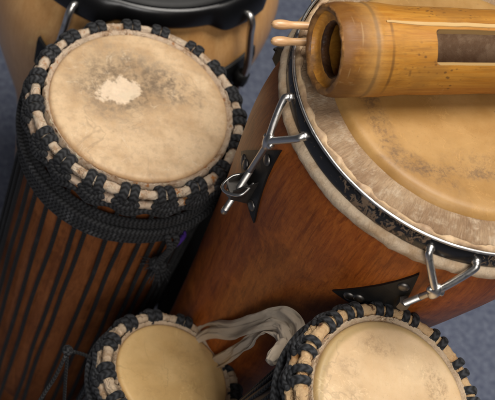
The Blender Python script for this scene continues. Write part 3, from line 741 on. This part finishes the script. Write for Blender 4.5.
for i, a in enumerate(LA):
    c = MB(); tg = Vector((-sin(a), cos(a), 0)); rd = Vector((cos(a), sin(a), 0)); Z = Vector((0, 0, 1))
    base = Vector((0, 0, hT))
    pts = smooth_path([base + rd * (RT + .012) - Z * .012, base + rd * (RT + .020) - Z * .010, base + rd * (RT + .0265) - Z * .018, base + rd * (RT + .030) - Z * .035, pt2(a, -.085, .016), pt2(a, -.135, .012)], 8)
    c.tube(pts, .0048, 12); c.build('tuning_hook', M['chrome'], pale)
    c = MB(); c.tube([pt2(a, -.095, .013), pt2(a, -.150, .012)], .0055, 12); c.tube([pt2(a, -.100, .012), pt2(a, -.116, .012)], .010, 6)
    c.build('hook_sleeve', M['black_plate'], pale)
    pl = MB(); rows = []; bk = []
    quad = [(-9, -.090), (9, -.080), (11, -.165), (-7, -.185)] if i == 1 else [(-10, -.085), (3, -.112), (3, -.165), (-10, -.130)]
    for u in range(9):
        A = Vector(quad[0]).lerp(Vector(quad[1]), u / 8); B = Vector(quad[3]).lerp(Vector(quad[2]), u / 8)
        rows.append([pt2(a + R(A.lerp(B, v / 6).x), A.lerp(B, v / 6).y, .003) for v in range(7)]); bk.append([pt2(a + R(A.lerp(B, v / 6).x), A.lerp(B, v / 6).y, -.001) for v in range(7)])
    pl.quadgrid(rows); pl.quadgrid(bk, flip=True)
    for rr_, kk_ in ((rows[0], bk[0]), (rows[-1], bk[-1]), ([r[0] for r in rows], [r[0] for r in bk]), ([r[-1] for r in rows], [r[-1] for r in bk])):
        pl.quadgrid([rr_, kk_])
    po = pl.build('lug_plate', M['black_plate'], pale, smooth=False)
    p = pt2(a + R(-7), -.145, .0035); nrm = Vector((cos(a - R(7)), sin(a - R(7)), 0)); u = nrm.orthogonal().normalized(); v = nrm.cross(u)
    rv = MB(); rv.quadgrid([[p + (u * cos(2 * pi * s / 16) + v * sin(2 * pi * s / 16)) * r + nrm * hh for r, hh in [(.0055, 0), (.0052, .0014), (.003, .003), (.0002, .0034)]] for s in range(16)], closed_u=True)
    rv.build('rivet', M['steel'], po)

# ------------------------------------------------------------------ bamboo tube lying on the red-brown conga
axT = Vector((.9800, .1989, 0)).normalized()
RB = .0378
tube_root = empty('bamboo_slit_drum', Vector((.2988, .7096, .8240 + LIFT)))
tube_root.rotation_euler = (0, 0, math.atan2(axT.y, axT.x) + R(2))
tag(tube_root, 'hollow bamboo tube with a cut slot, lying across the amber head of the red-brown conga', 'bamboo instrument')
Lb = .31; NA = 144
# outer profile: flared node at the open end
def rout(x):
    pr = [(0, .0370), (.004, .0388), (.010, .0396), (.022, .0396), (.029, .0390), (.033, .0398), (.037, .0393), (.042, .0396), (.055, .0384), (.075, .0374), (.10, .0368), (.2, .0360), (.4, .0358)]
    for (x0, r0), (x1, r1) in zip(pr, pr[1:]):
        if x0 <= x <= x1:
            u = (x - x0) / (x1 - x0); return r0 + (r1 - r0) * u * u * (3 - 2 * u)
    return pr[-1][1]
xs = [0, .002, .005, .008, .012, .017, .022, .026, .029, .031, .033, .035, .037, .040, .046, .055, .063, .070, .078]
SX0, SX1 = .0850, .250      # slot from/to along the axis
xs += [SX0 + .0001]; xs += [SX0 + (SX1 - SX0) * i / 16 for i in range(1, 17)] + [.27, .285, .30, Lb]
S_A0, S_A1 = R(100), R(147.5)   # slot opening, angle round the axis (0 = +y side, 90 = up)
def ang(k): return 2 * pi * k / NA
def bp_(x, a, off=0, w=True):
    r = rout(x) + off
    if w: r += .0007 * nz(x * 30, cos(a) * 2, sin(a) * 2) + .00035 * nz(x * 90, cos(a) * 6, sin(a) * 6)
    # shaved flat along one flank, above the slot
    return Vector((x, r * cos(a), r * sin(a)))
th = .0075
o_ = MB(); inn = MB()
kA0, kA1 = round(S_A0 / (2 * pi) * NA), round(S_A1 / (2 * pi) * NA)
def in_slot(i, k): return xs[i] >= SX0 and xs[i + 1] <= SX1 + 1e-6 and kA0 <= k < kA1
def corner(x, k):  # round the slot's corners
    return 0
for i in range(len(xs) - 1):
    for k in range(NA):
        if in_slot(i, k): continue
        P = [bp_(xs[i], ang(k)), bp_(xs[i], ang(k + 1)), bp_(xs[i + 1], ang(k + 1)), bp_(xs[i + 1], ang(k))]
        o_.face(P)
        if xs[i] >= .031:
            o_.face([bp_(xs[i], ang(k), -th), bp_(xs[i], ang(k + 1), -th), bp_(xs[i + 1], ang(k + 1), -th), bp_(xs[i + 1], ang(k), -th)], 1, True)
# slot walls
for k in (kA0, kA1):
    for i in range(len(xs) - 1):
        if xs[i] >= SX0 and xs[i + 1] <= SX1 + 1e-6:
            o_.face([bp_(xs[i], ang(k)), bp_(xs[i + 1], ang(k)), bp_(xs[i + 1], ang(k), -th), bp_(xs[i], ang(k), -th)], 2)
for x in (xs[19], SX1):
    for k in range(kA0, kA1):
        o_.face([bp_(x, ang(k)), bp_(x, ang(k + 1)), bp_(x, ang(k + 1), -th), bp_(x, ang(k), -th)], 1)
# far end wall
o_.face([bp_(Lb, ang(k)) for k in range(NA)], 1)
# rounded mouth, stepped bore and the node wall with its hole
mp = [(0, .0368), (-.0012, .0357), (-.0014, .0342), (-.0006, .0326), (.0005, .0318), (.002, .0312), (.004, .0306), (.0062, .0298), (.0070, .0280), (.0072, .0255), (.0074, .0235), (.0082, .0222), (.0100, .0218), (.0125, .0222), (.016, .0245), (.022, .0280), (.031, rout(.031) - th)]
NLIP, NH0, NH1 = 5, 10, 14
rows = []
for k in range(NA):
    a = ang(k); row = []
    for j, (x, r) in enumerate(mp):
        e = .0011 * nz(cos(a) * 3, sin(a) * 3, j * .25) + .0005 * nz(cos(a) * 10, sin(a) * 10, j * .4) if j not in (0, len(mp) - 1) else 0
        if j == 0: p = bp_(0, a)
        elif j == len(mp) - 1: p = bp_(.031, a, -th)
        else: p = Vector((x + .0009 * nz(cos(a) * 5, sin(a) * 5, 9) * (1 if j < 4 else 0), (r + e) * cos(a), (r + e) * sin(a)))
        row.append(p)
    rows.append(row)
ob = MB()
for j0, j1, mi in ((0, NLIP, 1), (NLIP, NH0, 0), (NH0, NH1, 2), (NH1, len(mp) - 1, 0)):
    ob.quadgrid([r[j0:j1 + 1] for r in rows], closed_u=True, mi=mi)
FL = .0042
for aa, sg in ((ang(kA0), 1), (ang(kA1), -1)):
    da = FL / rout(SX0); arc = []
    for m_ in range(9):
        f_ = pi / 2 * m_ / 8; arc.append((xs[19] + FL * (1 - cos(f_)), aa + sg * da * (1 - sin(f_))))
    for (x0, q0), (x1, q1) in zip(arc, arc[1:]):
        c0 = (xs[19], aa); o_.face([bp_(*c0), bp_(x0, q0), bp_(x1, q1)])
        o_.face([bp_(x0, q0), bp_(x1, q1), bp_(x1, q1, -th), bp_(x0, q0, -th)], 1)
tb = o_.build('tube', [M['bamboo'], M['bamboo_bore'], M['split']], tube_root)
mo = ob.build('mouth', [M['bamboo_in'], M['lip'], M['node']], tube_root)
# an end diaphragm further down the bore that shows as a floor inside
d_ = MB(); d_.lathe([(.0002, 0), (.01, .0006), (.02, .0002), (.0295, -.001)], 60)
do = d_.build('inner_node', M['bamboo_in'], tube_root); do.rotation_euler = (0, R(90), 0); do.location = (.088, 0, 0)
# rim of the mouth: weathered lip laid over the end
# shaved strip along the flank above the slot
st = MB(); a0, a1 = R(90.5), R(96); rows = []
for i in range(60):
    x = .040 + (Lb - .042) * i / 59; w = min(1, i / 10); rows.append([bp_(x, R(93.2) + (a - R(93.2)) * (.45 + .55 * w) + .01 * nz(x * 60, a, 0), .0008 if j in (1, 2) else -.0006) for j, a in enumerate((a0 - .01, a0, a1, a1 + .01))])
st.quadgrid(rows); st.build('shaved_strip', M['split'], tube_root)

# ------------------------------------------------------------------ black filler on the carpet, added to darken the gap
gap_filler = empty('added_filler', (.480, 1.03, 0)); tag(gap_filler, 'black filler added to darken the gap between the large goblet drum and the red-brown conga', 'gap_filler')
b = MB(); rows = []
for i in range(64):
    a = 2 * pi * i / 64; row = []
    for j in range(22):
        t_ = pi / 2 * j / 21; e = lambda v, p: math.copysign(abs(v) ** p, v)
        x = .080 * e(cos(a), .55) * e(cos(t_), .45); y = .20 * e(sin(a), .55) * e(cos(t_), .45); z = .165 * e(sin(t_), .6)
        q = Vector((x, y, z)); q *= 1 + .05 * nz(x * 14, y * 14, z * 14) + .03 * nz(x * 40, y * 40, z * 40); row.append(q)
    rows.append(row)
b.quadgrid(rows, closed_u=True); b.build('fabric', M['gap_filler'], gap_filler)
b = MB(); b.tube(smooth_path([(0, -.07, .150), (0, -.05, .195), (0, 0, .205), (0, .05, .195), (0, .07, .150)], 8), .006, 10); b.build('handle', M['gap_filler'], gap_filler)
b = MB(); b.tube([(.0 + .078 * math.copysign(abs(cos(2 * pi * i / 60)) ** .55, cos(2 * pi * i / 60)) * 1.02, .197 * math.copysign(abs(sin(2 * pi * i / 60)) ** .55, sin(2 * pi * i / 60)) * 1.02, .06) for i in range(60)], .003, 6, closed=True); b.build('piping', M['gap_filler'], gap_filler)

# ------------------------------------------------------------------ beaters
def beater(p, d, label, r=.0036):
    root = empty('wooden_beater', p); root.rotation_euler = (0, 0, math.atan2(d.y, d.x))
    tag(root, label, 'beater', 'wooden beaters')
    m = MB(); pr = [(0, .0006), (.0006, .0024), (.002, .0034), (.005, .0043), (.009, .0046), (.013, .0043), (.0165, .0036), (.019, .0033), (.022, .0034), (.03, .0038), (.16, .0044), (.161, .0036)]
    m.tube([(x, 0, 0) for x, _ in pr], [q for _, q in pr], 20); m.build('stick', M['beech'], root, sub=1)
beater(Vector((.2648, .7595, .7885 + LIFT)), axT, 'pale wooden beater tip behind the bamboo mouth, the one farther from the goblet drums')
beater(Vector((.2643, .7405, .7880 + LIFT)), (axT + Vector((0, .012, 0))).normalized(), 'wooden beater tip sticking out beside the bamboo mouth, the nearer and darker of the pair')

# ------------------------------------------------------------------ folded cloth strap
clr = empty('folded_cloth', (.33, .60, .50 + LIFT)); tag(clr, 'crumpled grey-beige cloth strap wedged between the two small goblet drums', 'cloth')
def ribbon(mid, width, wdir, seed, mb, folds=3, amp=.006, nw=26):
    P = smooth_path(mid, 10); rows = []
    for i, p in enumerate(P):
        T = (P[min(i + 1, len(P) - 1)] - P[max(i - 1, 0)]).normalized(); u = i / (len(P) - 1)
        W = Vector(wdir[0]).lerp(Vector(wdir[1]), u); W = (W - W.dot(T) * T).normalized(); N = T.cross(W)
        wd = width[0] + (width[1] - width[0]) * u; row = []
        for j in range(nw):
            s = j / (nw - 1) * 2 - 1
            f_ = amp * .7 * sin(s * pi * folds + 4 * nz(u * 3, seed, 0)) + amp * 1.5 * nz(u * 6, s * 2.2, seed) + amp * 1.3 * (.35 - abs(nz(u * 7 + s, s * 1.6 - u * 2, seed + 4))) + amp * .4 * nz(u * 30, s * 9, seed)
            row.append(p + W * s * wd * .5 + N * f_ - Vector((.33, .60, .50)))
        rows.append(row)
    mb.quadgrid(rows)
CAM = Vector((0, 0, 1.58 + LIFT))
UPC = (-.17, .82, .54)
for nm, pts, wd, w1, sd, fo, am in (
    ('cloth', [(.315, .695, .335), (.3240, .6800, .3917), (.3287, .6459, .4568), (.3302, .6191, .5205), (.338, .6083, .5533), (.3468, .5985, .5743), (.3536, .5852, .5795), (.3512, .569, .5798), (.3459, .5544, .5804)], (.019, .025), (.6, .6, .5), 1.3, .6, .0030),
    ('middle_fold', [(.3390, .6650, .3456), (.3376, .6381, .4167), (.3331, .6126, .4913), (.3333, .6046, .5301), (.3379, .5996, .5533), (.3443, .5885, .5663), (.3447, .5713, .5731), (.3363, .5544, .5774)], (.013, .017), (.8, .2, .4), 4.1, .7, .0030),
    ):
    cb = MB(); ribbon(pts, wd, (UPC, w1), sd, cb, fo, am); cb.build(nm, M['cloth'], clr, solid=.0010, sub=1)
cb = MB(); P = smooth_path([(.3440, .5735, .5755), (.3400, .5650, .5750), (.3345, .5570, .5770), (.3290, .5490, .5760)], 8)
cb.tube([p - Vector((.33, .60, .50)) for p in P], [.0046 + .0026 * sin(pi * min(1, .15 + .85 * i / (len(P) - 1)) ** 1.5) - (.003 if i == len(P) - 1 else 0) for i in range(len(P))], 22, wob=.35)
cb.build('rolled_end', M['cloth'], clr, sub=1)

# ------------------------------------------------------------------ camera
cam = bpy.data.cameras.new('camera'); co = bpy.data.objects.new('camera', cam); COL.objects.link(co)
right = Vector((.95586, 0, .29382)); upc = Vector((-.16687, .82308, .54286)); back = Vector((-.24184, -.56793, .78675))
mw = Matrix.Identity(4)
for i in range(3): mw[i][0], mw[i][1], mw[i][2] = right[i], upc[i], back[i]
mw.translation = CAM; co.matrix_world = mw
cam.sensor_width = 36; cam.lens = 1300 / 495 * 36; cam.clip_start = .05; cam.clip_end = 50
cam.dof.use_dof = True; cam.dof.focus_distance = 1.18; cam.dof.aperture_fstop = 11.5
S.camera = co

# ------------------------------------------------------------------ light
w = bpy.data.worlds.new('World'); S.world = w; w.use_nodes = True
bg = w.node_tree.nodes['Background']; bg.inputs[0].default_value = (.80, .86, 1, 1); bg.inputs[1].default_value = .035
def area(name, loc, target, size, power, col, sy=None):
    l = bpy.data.lights.new(name, 'AREA'); l.size = size; l.energy = power; l.color = col
    if sy: l.shape = 'RECTANGLE'; l.size_y = sy
    o = bpy.data.objects.new(name, l); COL.objects.link(o); o.location = loc
    o.rotation_euler = (Vector(target) - Vector(loc)).to_track_quat('-Z', 'Y').to_euler(); return o
area('ceiling_light', (.75, .85, 3.8), (.35, .8, .6), 1.6, 110, (1, .95, .88))
area('window_light', (.0, -1.6, 3.1), (.35, .8, .6), 1.2, 46, (1, .96, .92))

S.view_settings.view_transform = 'Standard'; S.view_settings.look = 'None'
S.view_settings.exposure = 0; S.view_settings.gamma = 1
S.render.engine = 'CYCLES'
